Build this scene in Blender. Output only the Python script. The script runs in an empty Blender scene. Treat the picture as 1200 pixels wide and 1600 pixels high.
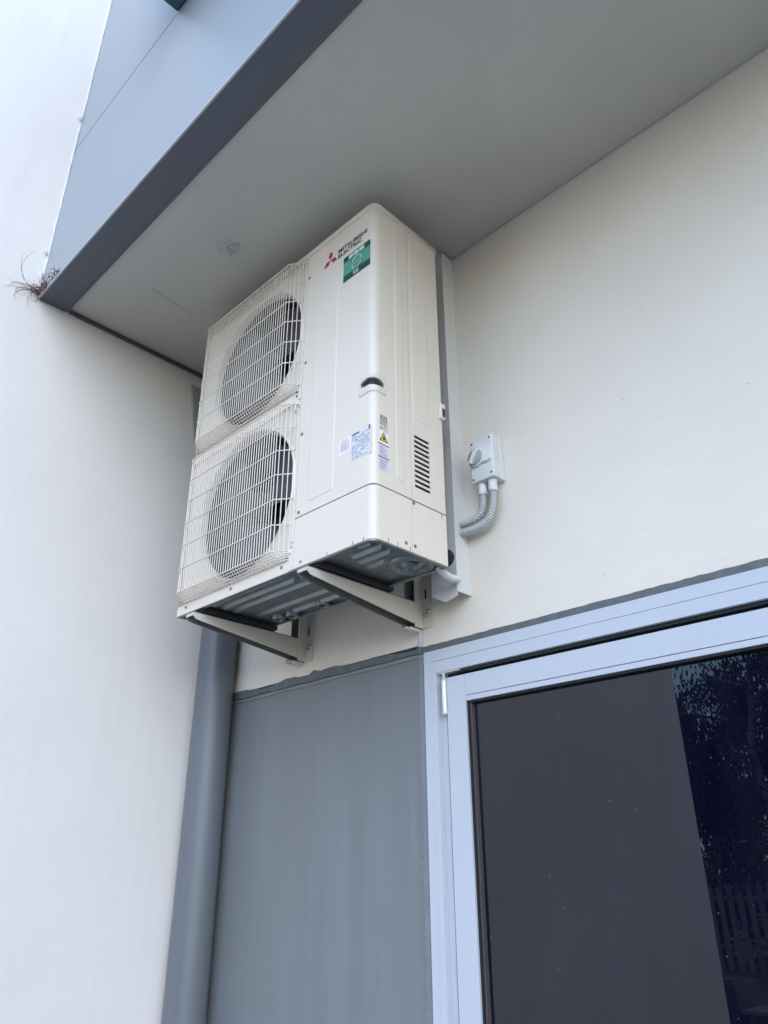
import bpy, bmesh, math, random
from mathutils import Vector, Matrix
random.seed(11)
sc = bpy.context.scene
C = sc.collection
GZ = 2.475          # height of the air conditioner's base above the ground; all z below are relative to it

# ---------------------------------------------------------------- camera, sky, sun, exposure
cd = bpy.data.cameras.new('camera'); cam = bpy.data.objects.new('camera', cd); C.objects.link(cam)
cd.sensor_fit = 'HORIZONTAL'; cd.sensor_width = 36.0; cd.lens = 36.0 * 1187.16 / 1200.0
cd.clip_start = 0.02; cd.clip_end = 2000
fw = Vector((-0.63318347, 0.6421455, 0.43212018)); rt = Vector((0.71091319, 0.7032716, -0.00338845)); up = Vector((0.30607373, -0.30505443, 0.90180966))
M = Matrix((rt, up, -fw)).transposed().to_4x4()
M.translation = Vector((1.42509554, -1.91183869, -0.875105 + GZ))
cam.matrix_world = M
sc.camera = cam

SUN_EL, SUN_AZ = 37.0, 130.0     # veiled sun beyond the trees across the yard, no hard shadows
w = bpy.data.worlds.new('World'); sc.world = w; w.use_nodes = True
wn = w.node_tree.nodes; wl = w.node_tree.links
bg = wn['Background']; sky = wn.new('ShaderNodeTexSky'); sky.sky_type = 'NISHITA'; sky.sun_disc = False
sky.sun_elevation = math.radians(SUN_EL); sky.sun_rotation = math.radians(SUN_AZ)
sky.air_density = 1.3; sky.dust_density = 1.0; sky.ozone_density = 3.0
wl.new(sky.outputs[0], bg.inputs['Color']); bg.inputs['Strength'].default_value = 0.15
sl = bpy.data.lights.new('sun', 'SUN'); sl.energy = 0.58; sl.angle = math.radians(125); sl.color = (1, .99, .975)
so = bpy.data.objects.new('sun', sl); C.objects.link(so); so.location = (6, -20, 30)
so.rotation_euler = Vector((-math.sin(math.radians(SUN_AZ)) * math.cos(math.radians(SUN_EL)), -math.cos(math.radians(SUN_AZ)) * math.cos(math.radians(SUN_EL)), -math.sin(math.radians(SUN_EL)))).to_track_quat('-Z', 'Y').to_euler()
sc.view_settings.view_transform = 'Standard'; sc.view_settings.look = 'None'; sc.view_settings.gamma = 1.0
sc.view_settings.use_curve_mapping = False
sc.view_settings.use_white_balance = True; sc.view_settings.white_balance_temperature = 5850; sc.view_settings.white_balance_tint = 10
sc.view_settings.exposure = 1.37
sc.cycles.max_bounces = 10; sc.cycles.diffuse_bounces = 6; sc.cycles.glossy_bounces = 4

# ---------------------------------------------------------------- materials
def nt(name):
    m = bpy.data.materials.new(name); m.use_nodes = True
    return m, m.node_tree.nodes, m.node_tree.links, m.node_tree.nodes['Principled BSDF']
def mat(name, col, rough=.5, metal=0., var=.04, vscale=6., bump=0., bscale=200., stretch=(1, 1, 1), spec=.5, specks=None, streak=None):
    m, n, l, p = nt(name)
    p.inputs['Roughness'].default_value = rough; p.inputs['Metallic'].default_value = metal
    p.inputs['Specular IOR Level'].default_value = spec
    geo = n.new('ShaderNodeNewGeometry'); mp = n.new('ShaderNodeMapping'); mp.inputs['Scale'].default_value = stretch
    l.new(geo.outputs['Position'], mp.inputs['Vector'])
    no = n.new('ShaderNodeTexNoise'); no.inputs['Scale'].default_value = vscale; no.inputs['Detail'].default_value = 6; no.inputs['Roughness'].default_value = .6
    l.new(mp.outputs[0], no.inputs['Vector'])
    r = n.new('ShaderNodeMapRange'); r.inputs[1].default_value = .25; r.inputs[2].default_value = .75
    r.inputs[3].default_value = 1 - var; r.inputs[4].default_value = 1 + var
    l.new(no.outputs[0], r.inputs[0])
    v = n.new('ShaderNodeVectorMath'); v.operation = 'SCALE'; v.inputs[0].default_value = col
    l.new(r.outputs[0], v.inputs['Scale'])
    out = v.outputs[0]
    if streak:                                   # pale run-off streaks down the surface
        sm_ = n.new('ShaderNodeMapping'); sm_.inputs['Scale'].default_value = (1, 1, .03); l.new(geo.outputs['Position'], sm_.inputs['Vector'])
        sn = n.new('ShaderNodeTexNoise'); sn.inputs['Scale'].default_value = 5.5; sn.inputs['Detail'].default_value = 5; sn.inputs['Roughness'].default_value = .7; l.new(sm_.outputs[0], sn.inputs['Vector'])
        sn2 = n.new('ShaderNodeTexNoise'); sn2.inputs['Scale'].default_value = 1.3; sn2.inputs['Detail'].default_value = 3; l.new(geo.outputs['Position'], sn2.inputs['Vector'])
        s1 = n.new('ShaderNodeMapRange'); s1.inputs[1].default_value = .5; s1.inputs[2].default_value = .72; l.new(sn.outputs[0], s1.inputs[0])
        s2 = n.new('ShaderNodeMapRange'); s2.inputs[1].default_value = .4; s2.inputs[2].default_value = .62; l.new(sn2.outputs[0], s2.inputs[0])
        s3 = n.new('ShaderNodeMath'); s3.operation = 'MULTIPLY'; l.new(s1.outputs[0], s3.inputs[0]); l.new(s2.outputs[0], s3.inputs[1])
        s4 = n.new('ShaderNodeMix'); s4.data_type = 'RGBA'; s4.inputs['B'].default_value = (*streak, 1); l.new(s3.outputs[0], s4.inputs['Factor']); l.new(out, s4.inputs['A']); out = s4.outputs['Result']
    if specks:                                   # small pinholes, chips or dust: (scale, radius, colour, share)
        for (scl, rad, scol, share) in specks:
            vo = n.new('ShaderNodeTexVoronoi'); vo.inputs['Scale'].default_value = scl
            l.new(geo.outputs['Position'], vo.inputs['Vector'])
            a = n.new('ShaderNodeMath'); a.operation = 'LESS_THAN'; a.inputs[1].default_value = rad; l.new(vo.outputs['Distance'], a.inputs[0])
            sx = n.new('ShaderNodeSeparateColor'); l.new(vo.outputs['Color'], sx.inputs[0])
            b = n.new('ShaderNodeMath'); b.operation = 'LESS_THAN'; b.inputs[1].default_value = share; l.new(sx.outputs[0], b.inputs[0])
            c = n.new('ShaderNodeMath'); c.operation = 'MULTIPLY'; l.new(a.outputs[0], c.inputs[0]); l.new(b.outputs[0], c.inputs[1])
            mx = n.new('ShaderNodeMix'); mx.data_type = 'RGBA'; mx.inputs['B'].default_value = (*scol, 1)
            l.new(c.outputs[0], mx.inputs['Factor']); l.new(out, mx.inputs['A']); out = mx.outputs['Result']
    l.new(out, p.inputs['Base Color'])
    if bump:
        bn = n.new('ShaderNodeTexNoise'); bn.inputs['Scale'].default_value = bscale; bn.inputs['Detail'].default_value = 4
        l.new(geo.outputs['Position'], bn.inputs['Vector'])
        bp = n.new('ShaderNodeBump'); bp.inputs['Strength'].default_value = bump; bp.inputs['Distance'].default_value = .003
        l.new(bn.outputs[0], bp.inputs['Height']); l.new(bp.outputs[0], p.inputs['Normal'])
    return m
DARKSPOT = (.16, .15, .14)
MT = dict(
    wall=mat('painted_wall', (.745, .68, .59), .65, var=.045, vscale=2.2, bump=.5, bscale=48, specks=[(28, .055, (.3, .28, .26), .07), (75, .07, (.56, .52, .46), .25)]),
    wing=mat('painted_wing_wall', (.74, .70, .66), .6, streak=(.69, .65, .61), var=.035, vscale=2.2, bump=.4, bscale=38, specks=[(14, .035, (.5, .48, .45), .07)]),
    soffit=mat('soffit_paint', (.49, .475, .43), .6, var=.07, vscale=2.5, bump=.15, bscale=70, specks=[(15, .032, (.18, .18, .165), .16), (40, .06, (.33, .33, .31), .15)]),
    fascia=mat('fascia_panel_coat', (.315, .345, .385), .42, var=.015, vscale=4, specks=[(12, .04, (.3, .3, .33), .06)]),
    strip=mat('dark_grey_coat', (.085, .096, .122), .45, var=.05, vscale=5),
    lip=mat('edge_lip_metal', (.42, .44, .46), .4, var=.05),
    darkjoint=mat('dark_joint', (.085, .08, .072), .8),
    seam=mat('dark_seam', (.02, .02, .022), .8),
    bead=mat('white_sealant', (.68, .69, .70), .55, var=.08, vscale=40, bump=.3, bscale=120),
    grey=mat('grey_wall_paint', (.18, .19, .20), .5, var=.07, vscale=3.2, stretch=(2.4, 2.4, .3), bump=.15, bscale=60, streak=(.215, .226, .235), specks=[(30, .045, (.30, .31, .31), .06)]),
    greyband=mat('grey_paint_edge', (.115, .125, .128), .55, var=.25, vscale=30, bump=.3, bscale=60),
    chip=mat('chipped_white_paint', (.34, .35, .36), .7),
    pipe=mat('grey_pipe_paint', (.135, .147, .162), .38, var=.06, vscale=3, stretch=(4, 4, .4)),
    alu=mat('door_frame_coat', (.515, .54, .595), .38, var=.02, vscale=5),
    gasket=mat('black_gasket', (.012, .012, .014), .5),
    glasstrim=mat('bronze_gasket', (.07, .06, .065), .4),
    hinge=mat('hinge_metal', (.72, .71, .68), .35, .3),
    ac=mat('cream_steel', (.735, .665, .575), .34, var=.012, vscale=5),
    acw=mat('cream_wire', (.77, .705, .615), .4, var=.02),
    acdark=mat('unit_interior', (.035, .034, .04), .6),
    fan=mat('fan_plastic', (.062, .052, .072), .45),
    galv=mat('galvanised_pan', (.23, .25, .245), .33, .8, var=.18, vscale=12),
    rubber=mat('black_rubber', (.02, .02, .022), .6),
    hole=mat('pan_hole', (.008, .008, .009), .8),
    brki=mat('bracket_inner_dark', (.19, .188, .172), .55, var=.1),  # darker tone for the inner faces of each bracket
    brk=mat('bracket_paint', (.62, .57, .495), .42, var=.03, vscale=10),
    bolt=mat('bolt_metal', (.42, .41, .40), .4, .7),
    screw=mat('screw_metal', (.20, .19, .18), .4, .6),
    handle=mat('handle_plastic', (.68, .62, .54), .4),
    duct=mat('duct_coat', (.66, .66, .64), .38, var=.02, vscale=6),
    sw=mat('switch_plastic', (.67, .675, .66), .35, var=.015),
    swk=mat('switch_knob', (.72, .72, .71), .3),
    cond=mat('grey_conduit', (.48, .485, .48), .45),
    hose=mat('drain_hose_plastic', (.62, .62, .60), .45),
    foam=mat('black_foam', (.009, .009, .010), .9, bump=.4, bscale=150),
    steel=mat('strap_steel', (.36, .375, .38), .5, .2, var=.12, vscale=20),
    ink=mat('black_ink', (.018, .018, .02), .4),
    red=mat('red_ink', (.42, .012, .055), .4),
    lgreen=mat('light_green_print', (.10, .34, .24), .35, var=.08, vscale=30),
    dgreen=mat('dark_green_print', (.008, .075, .062), .35),
    pale=mat('pale_print', (.62, .72, .66), .35),
    orange=mat('arrow_print', (.30, .30, .20), .4),
    platep=mat('rating_plate', (.66, .69, .72), .35),
    pinkp=mat('pink_sticker', (.74, .58, .63), .4),
    white=mat('white_sticker', (.80, .80, .82), .35),
    greyink=mat('grey_ink', (.27, .30, .34), .4),
    pinkink=mat('pink_ink', (.62, .36, .43), .4),
    yellow=mat('yellow_print', (.72, .50, .03), .35),
    lav=mat('lavender_sticker', (.66, .66, .76), .35),
    crimson=mat('crimson_print', (.42, .05, .09), .4),
    teal=mat('teal_coat', (.012, .085, .095), .3),
    twig=mat('dry_twig', (.17, .075, .055), .8, var=.4, vscale=60),
    straw=mat('pale_twig', (.36, .30, .24), .8, var=.3, vscale=60),
    concrete=mat('concrete_apron', (.24, .232, .215), .8, var=.12, vscale=2, bump=.3, bscale=60),
    asphalt=mat('ground_surface', (.13, .12, .10), .9, var=.2, vscale=.8, bump=.4, bscale=40),
    bark=mat('bark', (.12, .105, .09), .85, var=.3, vscale=8, bump=.6, bscale=30),
    palebark=mat('pale_bark', (.38, .35, .31), .8, var=.2, vscale=6),
    leaf=mat('leaf', (.035, .048, .024), .55, var=.35, vscale=3),
    fence=mat('weathered_paling', (.30, .26, .22), .85, var=.25, vscale=5, stretch=(1, 1, .2)),
    plinth=mat('dark_plinth', (.10, .10, .105), .7),
    roof=mat('roof_sheet', (.35, .36, .37), .5),
)
# tinted door glass with dust flecks
m, n, l, p = nt('tinted_glass'); MT['glass'] = m
p.inputs['Roughness'].default_value = .0; p.inputs['IOR'].default_value = 1.59
geo = n.new('ShaderNodeNewGeometry'); acc = None
for scl, rad, share in ((24, .06, .30), (60, .09, .06)):
    vo = n.new('ShaderNodeTexVoronoi'); vo.inputs['Scale'].default_value = scl; l.new(geo.outputs['Position'], vo.inputs['Vector'])
    a = n.new('ShaderNodeMath'); a.operation = 'LESS_THAN'; a.inputs[1].default_value = rad; l.new(vo.outputs['Distance'], a.inputs[0])
    sx = n.new('ShaderNodeSeparateColor'); l.new(vo.outputs['Color'], sx.inputs[0])
    b = n.new('ShaderNodeMath'); b.operation = 'LESS_THAN'; b.inputs[1].default_value = share; l.new(sx.outputs[0], b.inputs[0])
    c = n.new('ShaderNodeMath'); c.operation = 'MULTIPLY'; l.new(a.outputs[0], c.inputs[0]); l.new(b.outputs[0], c.inputs[1])
    if acc is None: acc = c
    else:
        d = n.new('ShaderNodeMath'); d.operation = 'MAXIMUM'; l.new(acc.outputs[0], d.inputs[0]); l.new(c.outputs[0], d.inputs[1]); acc = d
mx = n.new('ShaderNodeMix'); mx.data_type = 'RGBA'; mx.inputs['B'].default_value = (.06, .06, .066, 1)
gm = n.new('ShaderNodeMapping'); gm.inputs['Scale'].default_value = (3, 3, .8); l.new(geo.outputs['Position'], gm.inputs['Vector'])
gn = n.new('ShaderNodeTexNoise'); gn.inputs['Scale'].default_value = 2.2; gn.inputs['Detail'].default_value = 8; l.new(gm.outputs[0], gn.inputs['Vector'])
gr = n.new('ShaderNodeMapRange'); gr.inputs[1].default_value = .45; gr.inputs[2].default_value = .8; l.new(gn.outputs[0], gr.inputs[0])
gx = n.new('ShaderNodeMix'); gx.data_type = 'RGBA'; gx.inputs['A'].default_value = (.0022, .0022, .0095, 1); gx.inputs['B'].default_value = (.008, .008, .017, 1)
l.new(gr.outputs[0], gx.inputs['Factor']); l.new(gx.outputs['Result'], mx.inputs['A'])
l.new(acc.outputs[0], mx.inputs['Factor']); l.new(mx.outputs['Result'], p.inputs['Base Color'])

# ---------------------------------------------------------------- helpers
ORG = {}
def root(name, loc, label, cat, group=None, kind=None):
    o = bpy.data.objects.new(name, None); o.empty_display_size = .05; o.location = loc; C.objects.link(o)
    ORG[o.name] = Vector(loc)
    if label: o['label'] = label
    if cat: o['category'] = cat
    if group: o['group'] = group
    if kind: o['kind'] = kind
    return o
def org(parent):
    while parent is not None and parent.parent is not None: parent = parent.parent
    return ORG.get(parent.name, Vector((0, 0, 0))) if parent is not None else Vector((0, 0, 0))
def obj(name, bm, material, parent=None, smooth=False, label=None):
    o0 = org(parent)
    bmesh.ops.translate(bm, vec=-o0, verts=bm.verts)
    me = bpy.data.meshes.new(name)
    if smooth:
        for f in bm.faces: f.smooth = True
    bm.to_mesh(me); bm.free()
    ms = material if isinstance(material, (list, tuple)) else [material]
    for k in ms: me.materials.append(MT[k] if isinstance(k, str) else k)
    o = bpy.data.objects.new(name, me); C.objects.link(o); o.parent = parent
    if label: o['label'] = label
    return o
def tag(o, label, cat, group=None, kind=None):
    if label: o['label'] = label
    if cat: o['category'] = cat
    if group: o['group'] = group
    if kind: o['kind'] = kind
    return o
def new(): return bmesh.new()
def box(x0, x1, y0, y1, z0, z1, bev=0., bm=None, seg=2, mi=0):
    t = bmesh.new() if (bm is None or bev) else bm
    vs = [t.verts.new((x, y, z)) for x in (x0, x1) for y in (y0, y1) for z in (z0, z1)]
    fs = []
    for q in ((0, 1, 3, 2), (4, 6, 7, 5), (0, 4, 5, 1), (2, 3, 7, 6), (0, 2, 6, 4), (1, 5, 7, 3)):
        f = t.faces.new([vs[i] for i in q]); f.material_index = mi; fs.append(f)
    if bev:
        bmesh.ops.bevel(t, geom=list(t.edges), offset=bev, segments=seg, affect='EDGES', profile=.5)
        for f in t.faces: f.material_index = mi
        if bm is not None:
            merge(bm, t); return bm
    return t
def merge(dst, src):
    mp = {}
    for v in src.verts: mp[v] = dst.verts.new(v.co)
    for f in src.faces:
        try:
            g = dst.faces.new([mp[v] for v in f.verts]); g.material_index = f.material_index; g.smooth = f.smooth
        except ValueError: pass
    src.free()
    return dst
def prism(poly, axis, a, b, bm=None, mi=0):
    """poly: 2-D points; axis 'x' -> (y,z) pts, 'y' -> (x,z), 'z' -> (x,y)"""
    bm = bm or bmesh.new()
    def P(q, t):
        return {'x': (t, q[0], q[1]), 'y': (q[0], t, q[1]), 'z': (q[0], q[1], t)}[axis]
    A = [bm.verts.new(P(q, a)) for q in poly]; B = [bm.verts.new(P(q, b)) for q in poly]
    n = len(poly)
    fs = [bm.faces.new(A), bm.faces.new(B[::-1])]
    for i in range(n): fs.append(bm.faces.new((A[i], B[i], B[(i + 1) % n], A[(i + 1) % n])))
    for f in fs: f.material_index = mi
    return bm
def tube(pts, r, n=8, bm=None, caps=True, radii=None, mi=0):
    bm = bm or bmesh.new()
    pts = [Vector(q) for q in pts]; N = len(pts)
    tn = []
    for i in range(N):
        d = (pts[min(i + 1, N - 1)] - pts[max(i - 1, 0)])
        if 0 < i < N - 1:
            d = (pts[i + 1] - pts[i]).normalized() + (pts[i] - pts[i - 1]).normalized()
        tn.append(d.normalized() if d.length > 1e-9 else Vector((0, 0, 1)))
    ref = Vector((0, 0, 1)) if abs(tn[0].z) < .9 else Vector((1, 0, 0))
    u = tn[0].cross(ref).normalized(); rings = []
    for i in range(N):
        u = (u - tn[i] * u.dot(tn[i])).normalized(); v = tn[i].cross(u)
        rr = radii[i] if radii else r
        s = 1.0
        if 0 < i < N - 1:
            a = (pts[i + 1] - pts[i]).normalized(); s = 1.0 / max(.5, a.dot(tn[i]))
        rings.append([bm.verts.new(pts[i] + (u * math.cos(2 * math.pi * k / n) + v * math.sin(2 * math.pi * k / n)) * rr * (s if s < 1.3 else 1.3)) for k in range(n)])
    for i in range(N - 1):
        for k in range(n):
            f = bm.faces.new((rings[i][k], rings[i][(k + 1) % n], rings[i + 1][(k + 1) % n], rings[i + 1][k])); f.smooth = True; f.material_index = mi
    if caps:
        bm.faces.new(rings[0][::-1]).material_index = mi; bm.faces.new(rings[-1]).material_index = mi
    return bm
def lathe(prof, center, axis='y', n=48, bm=None, mi=0, cap=False):
    """prof: list of (radius, offset along axis)"""
    bm = bm or bmesh.new(); cx, cy, cz = center; rings = []
    for r, t in prof:
        ring = []
        for k in range(n):
            a = 2 * math.pi * k / n; c, s = r * math.cos(a), r * math.sin(a)
            ring.append(bm.verts.new({'y': (cx + c, cy + t, cz + s), 'x': (cx + t, cy + c, cz + s), 'z': (cx + c, cy + s, cz + t)}[axis]))
        rings.append(ring)
    for i in range(len(prof) - 1):
        for k in range(n):
            f = bm.faces.new((rings[i][k], rings[i][(k + 1) % n], rings[i + 1][(k + 1) % n], rings[i + 1][k])); f.smooth = True; f.material_index = mi
    if cap:
        for rg in (rings[0], rings[-1]): bm.faces.new(rg).material_index = mi
    return bm
def quad(bm, pts, mi=0):
    f = bm.faces.new([bm.verts.new(q) for q in pts]); f.material_index = mi; return f
def bez(p0, p1, p2, p3, n):
    out = []
    for i in range(n + 1):
        t = i / n; s = 1 - t
        out.append(tuple(s**3 * a + 3 * s * s * t * b + 3 * s * t * t * c + t**3 * d for a, b, c, d in zip(p0, p1, p2, p3)))
    return out

# ---------------------------------------------------------------- key dimensions (fitted)
XS = -1.4933                   # wing wall face
ZS = 1.4409                    # soffit
YFO, YFI, ZF = -1.1194, -1.0014, 1.4238   # fascia front, inner edge of its underside, its bottom
YB, YF = -0.1803, -0.5103      # unit back and front
UW, UH = 1.05, 1.338
G = -GZ
TOP = 3.7                      # parapet

# ---------------------------------------------------------------- ground
gb = bmesh.new(); quad(gb, [(-300, -300, G), (300, -300, G), (300, 300, G), (-300, 300, G)])
gd = obj('ground', gb, 'asphalt'); gd['kind'] = 'structure'
gb = bmesh.new(); quad(gb, [(XS, -4.4, G + .004), (14, -4.4, G + .004), (14, 0.0, G + .004), (XS, 0.0, G + .004)])
ap = obj('path', gb, 'concrete'); ap['kind'] = 'structure'

# ---------------------------------------------------------------- the building
B = root('building', (0, 0, G), 'white painted building with a grey overhang above a tinted glass door', 'building')
XJ = -.272                     # vertical panel joint and door frame edge
XR = 14.0
DZ = -.189                     # top of door frame
XD2 = 1.30                     # far edge of the door frame
bm = new()
box(XJ, XR, 0, .2, DZ + .022, TOP, bm=bm)                      # wall above the door
box(XD2, XR, 0, .2, G, DZ + .0219, bm=bm)
W = obj('front_wall', bm, 'wall', B)
bm = box(XS - .001, XJ - .026, 0, .2, -.158, TOP)
obj('wall_panel', bm, 'wall', W)
# joint between the two panels: a soft white sealant groove
obj('sealant_joint', tube([(XJ - .013, .006, -.165), (XJ - .013, .006, .5), (XJ - .013, .006, TOP)], .0125, 10), 'bead', W)
# dark paint line above the door head
bm = new()
N = 90; xs_ = [XJ - .002 + (XD2 + .05 - XJ) * i / N for i in range(N + 1)]
top = [(x, DZ + .0215 + random.uniform(-.0012, .0012)) for x in xs_]
prism([(x, DZ - .004) for x in xs_] + top[::-1], 'y', -.0025, .01, bm)
obj('paint_line', bm, 'greyband', W)
# grey painted lower wall left of the door
GP = obj('grey_wall', box(XS - .001, XJ - .004, .008, .2, G, -.186), 'grey', B, label='grey painted lower wall beside the glass door')
bm = new(); N = 150
xs_ = [XS + (XJ - .004 - XS) * i / N for i in range(N + 1)]
def rag(x):
    t = (x - XS) / (XJ - XS); z = -.163
    z += .004 * math.sin(9 * x + 1) + .0035 * math.sin(23 * x) + random.uniform(-.0012, .0012)
    for c, wd, h in ((.10, .05, .006), (.42, .07, .013), (.53, .022, .016), (.60, .06, .006)):
        z += h * math.exp(-((t - c) / wd)**2)
    return z
tp = [(x, rag(x)) for x in xs_]; bt = [(x, -.1865 + .0015 * math.sin(31 * x)) for x in xs_]
prism(bt + tp[::-1], 'y', -.004, .012, bm)
obj('paint_edge', bm, 'greyband', GP)
bm = new()
prism([(x, -.2 + .0012 * math.sin(17 * x) + random.uniform(-.0008, .0008)) for x in xs_] + [(x, -.187) for x in xs_[::-1]], 'y', .0035, .01, bm)
obj('render_bead', bm, mat('grey_bead', (.21, .225, .232), .5, var=.15, vscale=14), GP)
obj('edge_strip', box(XJ - .028, XJ - .005, .004, .012, G, -.188, .001), mat('grey_edge', (.20, .215, .23), .5, var=.12, vscale=9), GP)
bm = new()
for i in range(300):                                         # flecks of white where the paint edge has chipped
    z = -.20 - 2.2 * random.random()**1.2
    if random.random() < .35 and z > -.5: continue
    h = random.uniform(.0012, .005) * (3 if random.random() < .12 else 1); ww = random.uniform(.0003, .0011); x = XJ - .0285 + random.uniform(-.0012, .0015)
    prism([(x - ww, z), (x + ww * .6, z + h * .25), (x + ww, z + h * .8), (x - ww * .5, z + h)], 'y', .0022, .0079, bm)
ch = obj('paint_chips', bm, 'chip', GP); ch['kind'] = 'stuff'

# wing wall on the left, projecting towards the camera
WW = obj('wing_wall', box(XS - .22, XS, -4.65, .2, G, TOP + .25, .004), 'wing', B)
# overhang: soffit slab with fascia panels
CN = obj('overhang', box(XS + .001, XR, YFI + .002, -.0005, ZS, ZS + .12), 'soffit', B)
obj('underside_strip', box(XS + .0015, XR, YFO + .004, YFI, ZF, ZF + .10, .0015), 'strip', CN, label='dark grey underside edge of the overhang')
obj('shadow_trim', box(XS + .002, XR, YFI + .0005, YFI + .014, ZF + .004, ZS + .004), mat('trim_dark', (.10, .105, .115), .6), CN)
obj('edge_lip', box(XS + .002, XR, YFO - .0035, YFO + .0035, ZF - .001, ZF + .0085, .001), 'lip', CN)
XM = 3.4
for (a, b) in ((XS + .004, XM - .004), (XM + .004, 8.0), (8.008, XR)):
    obj('fascia_panel', box(a, b, YFO, YFO + .02, ZF + .012, 2.3605, .0012), 'fascia', CN)
    obj('fascia_panel', box(a, b, YFO, YFO + .02, 2.3675, TOP, .0012), 'fascia', CN)
obj('panel_backing', box(XS + .003, XR - .01, YFO + .021, YFO + .06, ZF + .105, TOP - .01), 'seam', CN)
obj('edge_joint', box(XS + .0005, XS + .016, YFI + .02, -.001, ZS - .016, ZS - .0005, .002), 'darkjoint', CN)
obj('wall_joint', box(XS + .02, XR, -.006, -.0008, ZS - .006, ZS - .0004, .001), 'soffit', CN)
pts = [(XS + .0045 + random.uniform(-.0012, .0012), YFO - .004 + random.uniform(-.001, .001), ZF + .01 + i * .04) for i in range(58)]
obj('sealant_bead', tube(pts, .0045, 8, radii=[.0045 + random.uniform(-.0014, .0018) for _ in pts]), 'bead', CN, True)
for (z, h) in ((2.56, .05), (1.665, .03), (1.50, .07), (1.53, .04)):
    bm = tube([(XS + .006, YFO - .006, z), (XS + .010, YFO - .016, z + h * .5), (XS + .005, YFO - .020, z + h), (XS + .004, YFO - .012, z + h * .9)], .0055, 7, radii=[.004, .0065, .005, .003])
    obj('peeling_sealant', bm, 'bead', CN, True)
# flat rest of the building, so that it casts its shade
obj('roof', box(XS - .2, XR, YFO + .07, 9.0, TOP - .25, TOP - .1), 'roof', B)
obj('side_wall', box(XR - .2, XR - .001, .201, 9, G, TOP - .26), 'wall', B)
obj('rear_wall', box(XS - .2, XR, 9.001, 9.2, G, TOP), 'wall', B)
obj('inner_wall', box(XS - .2, XS - .002, .202, 9.0, G, TOP - .26), 'wall', B)
# marks on the soffit: dried splashes and a hairline crack
bm = new()
def blot(bm, x, y, r, z):
    k = 11; vs = []
    for i in range(k):
        a = 2 * math.pi * i / k; rr = r * random.uniform(.45, 1.15); vs.append((x + rr * math.cos(a) * 1.3, y + rr * math.sin(a), z))
    quad(bm, vs)
for i in range(26): blot(bm, -.66 + random.gauss(0, .028), -.70 + random.gauss(0, .022), random.uniform(.003, .009), ZS - .0012 - .0001 * i)
blot(bm, -.628, -.683, .017, ZS - .0045)
for q in ((-.35, -.9), (-.9, -.42), (.4, -.62), (.2, -.85), (-.2, -.55), (-.95, -.66)): blot(bm, q[0], q[1], .006, ZS - .0012)
obj('splash_marks', bm, mat('splash', (.44, .43, .395), .8, var=.4, vscale=60), CN)['kind'] = 'stuff'
pts = [(-1.095 - .02 * i / 14 + random.uniform(-.003, .003), -.80 + .23 * i / 14, ZS - .0008) for i in range(15)]
obj('hairline_crack', tube(pts, .0009, 4), mat('crack', (.32, .31, .29), .9), CN)

# ---------------------------------------------------------------- the door
D = obj('door_frame', (lambda: (
    lambda b: (box(XJ + .003, -.236, -.004, .12, G, DZ, bm=b), b)[1])(bmesh.new()))(), 'alu', B, label='pale blue grey aluminium door frame with stepped head')
bm = new(); box(-.2345, -.213, -.007, .12, G, -.2285, bm=bm); obj('jamb_stop', bm, 'alu', D)
obj('jamb_reveal', box(-.2125, -.1905, .014, .12, G, -.27), 'alu', D)
obj('frame_head', box(-.2355, XD2, -.004, .12, -.2265, DZ, .0008), 'alu', D)
obj('frame_head', box(-.2125, XD2 - .05, -.007, .12, -.2685, -.2285, .0008), 'alu', D)
obj('head_rebate_shade', box(-.2125, XD2 - .05, .028, .12, -.30, -.269), 'gasket', D)  # black back paints the shade in the recess below the head
obj('head_seal', box(-.15, XD2 - .05, .006, .0275, -.278, -.269), 'gasket', D)
obj('far_jamb', box(XD2 - .06, XD2 + .0, -.0045, .12, G, -.2267), 'alu', D)
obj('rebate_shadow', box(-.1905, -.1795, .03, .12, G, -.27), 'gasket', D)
obj('closer_plate', box(-.208, -.118, -.004, .02, -.2725, -.2692), 'hinge', D)
L = obj('door', box(-.179, -.103, .002, .045, G + .01, -.2885, .0012), 'alu', B, label='tinted glass door leaf in a pale aluminium frame')
obj('top_rail', box(-.1022, XD2 - .075, .002, .045, -.356, -.2885, .0012), 'alu', L)
obj('glazing_bead', box(-.1022, XD2 - .075, .004, .045, -.3735, -.3572, .001), 'alu', L)
obj('far_stile', box(XD2 - .145, XD2 - .076, .0025, .045, G + .01, -.374, .001), 'alu', L)
obj('bottom_rail', box(-.1022, XD2 - .146, .003, .045, G + .01, G + .12, .001), 'alu', L)
obj('gasket', box(-.1022, -.0965, .010, .045, G + .12, -.374), 'gasket', L)
obj('gasket', box(-.0964, -.0885, .016, .045, G + .12, -.374), 'glasstrim', L)
obj('gasket', box(-.0885, XD2 - .146, .010, .045, -.3795, -.374), 'gasket', L)
obj('glass_pane', box(-.0883, XD2 - .1461, .030, .040, G + .121, -.3798), 'glass', L, label='dark tinted pane reflecting the wing wall and trees')
bm = lathe([(.0, -.140), (.0085, -.140), (.0088, -.133), (.0088, -.131), (.0078, -.1305), (.0082, -.128), (.0085, -.035), (.0075, -.028), (.0042, -.024), (.0042, -.008), (.002, -.004), (0, -.003)], (-.1835, -.004, -.268), 'z', 14)
obj('hinge', bm, 'hinge', L, True)
obj('hinge_plate', box(-.1745, -.166, .0002, .004, -.385, -.30, .0005), 'alu', L)

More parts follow.
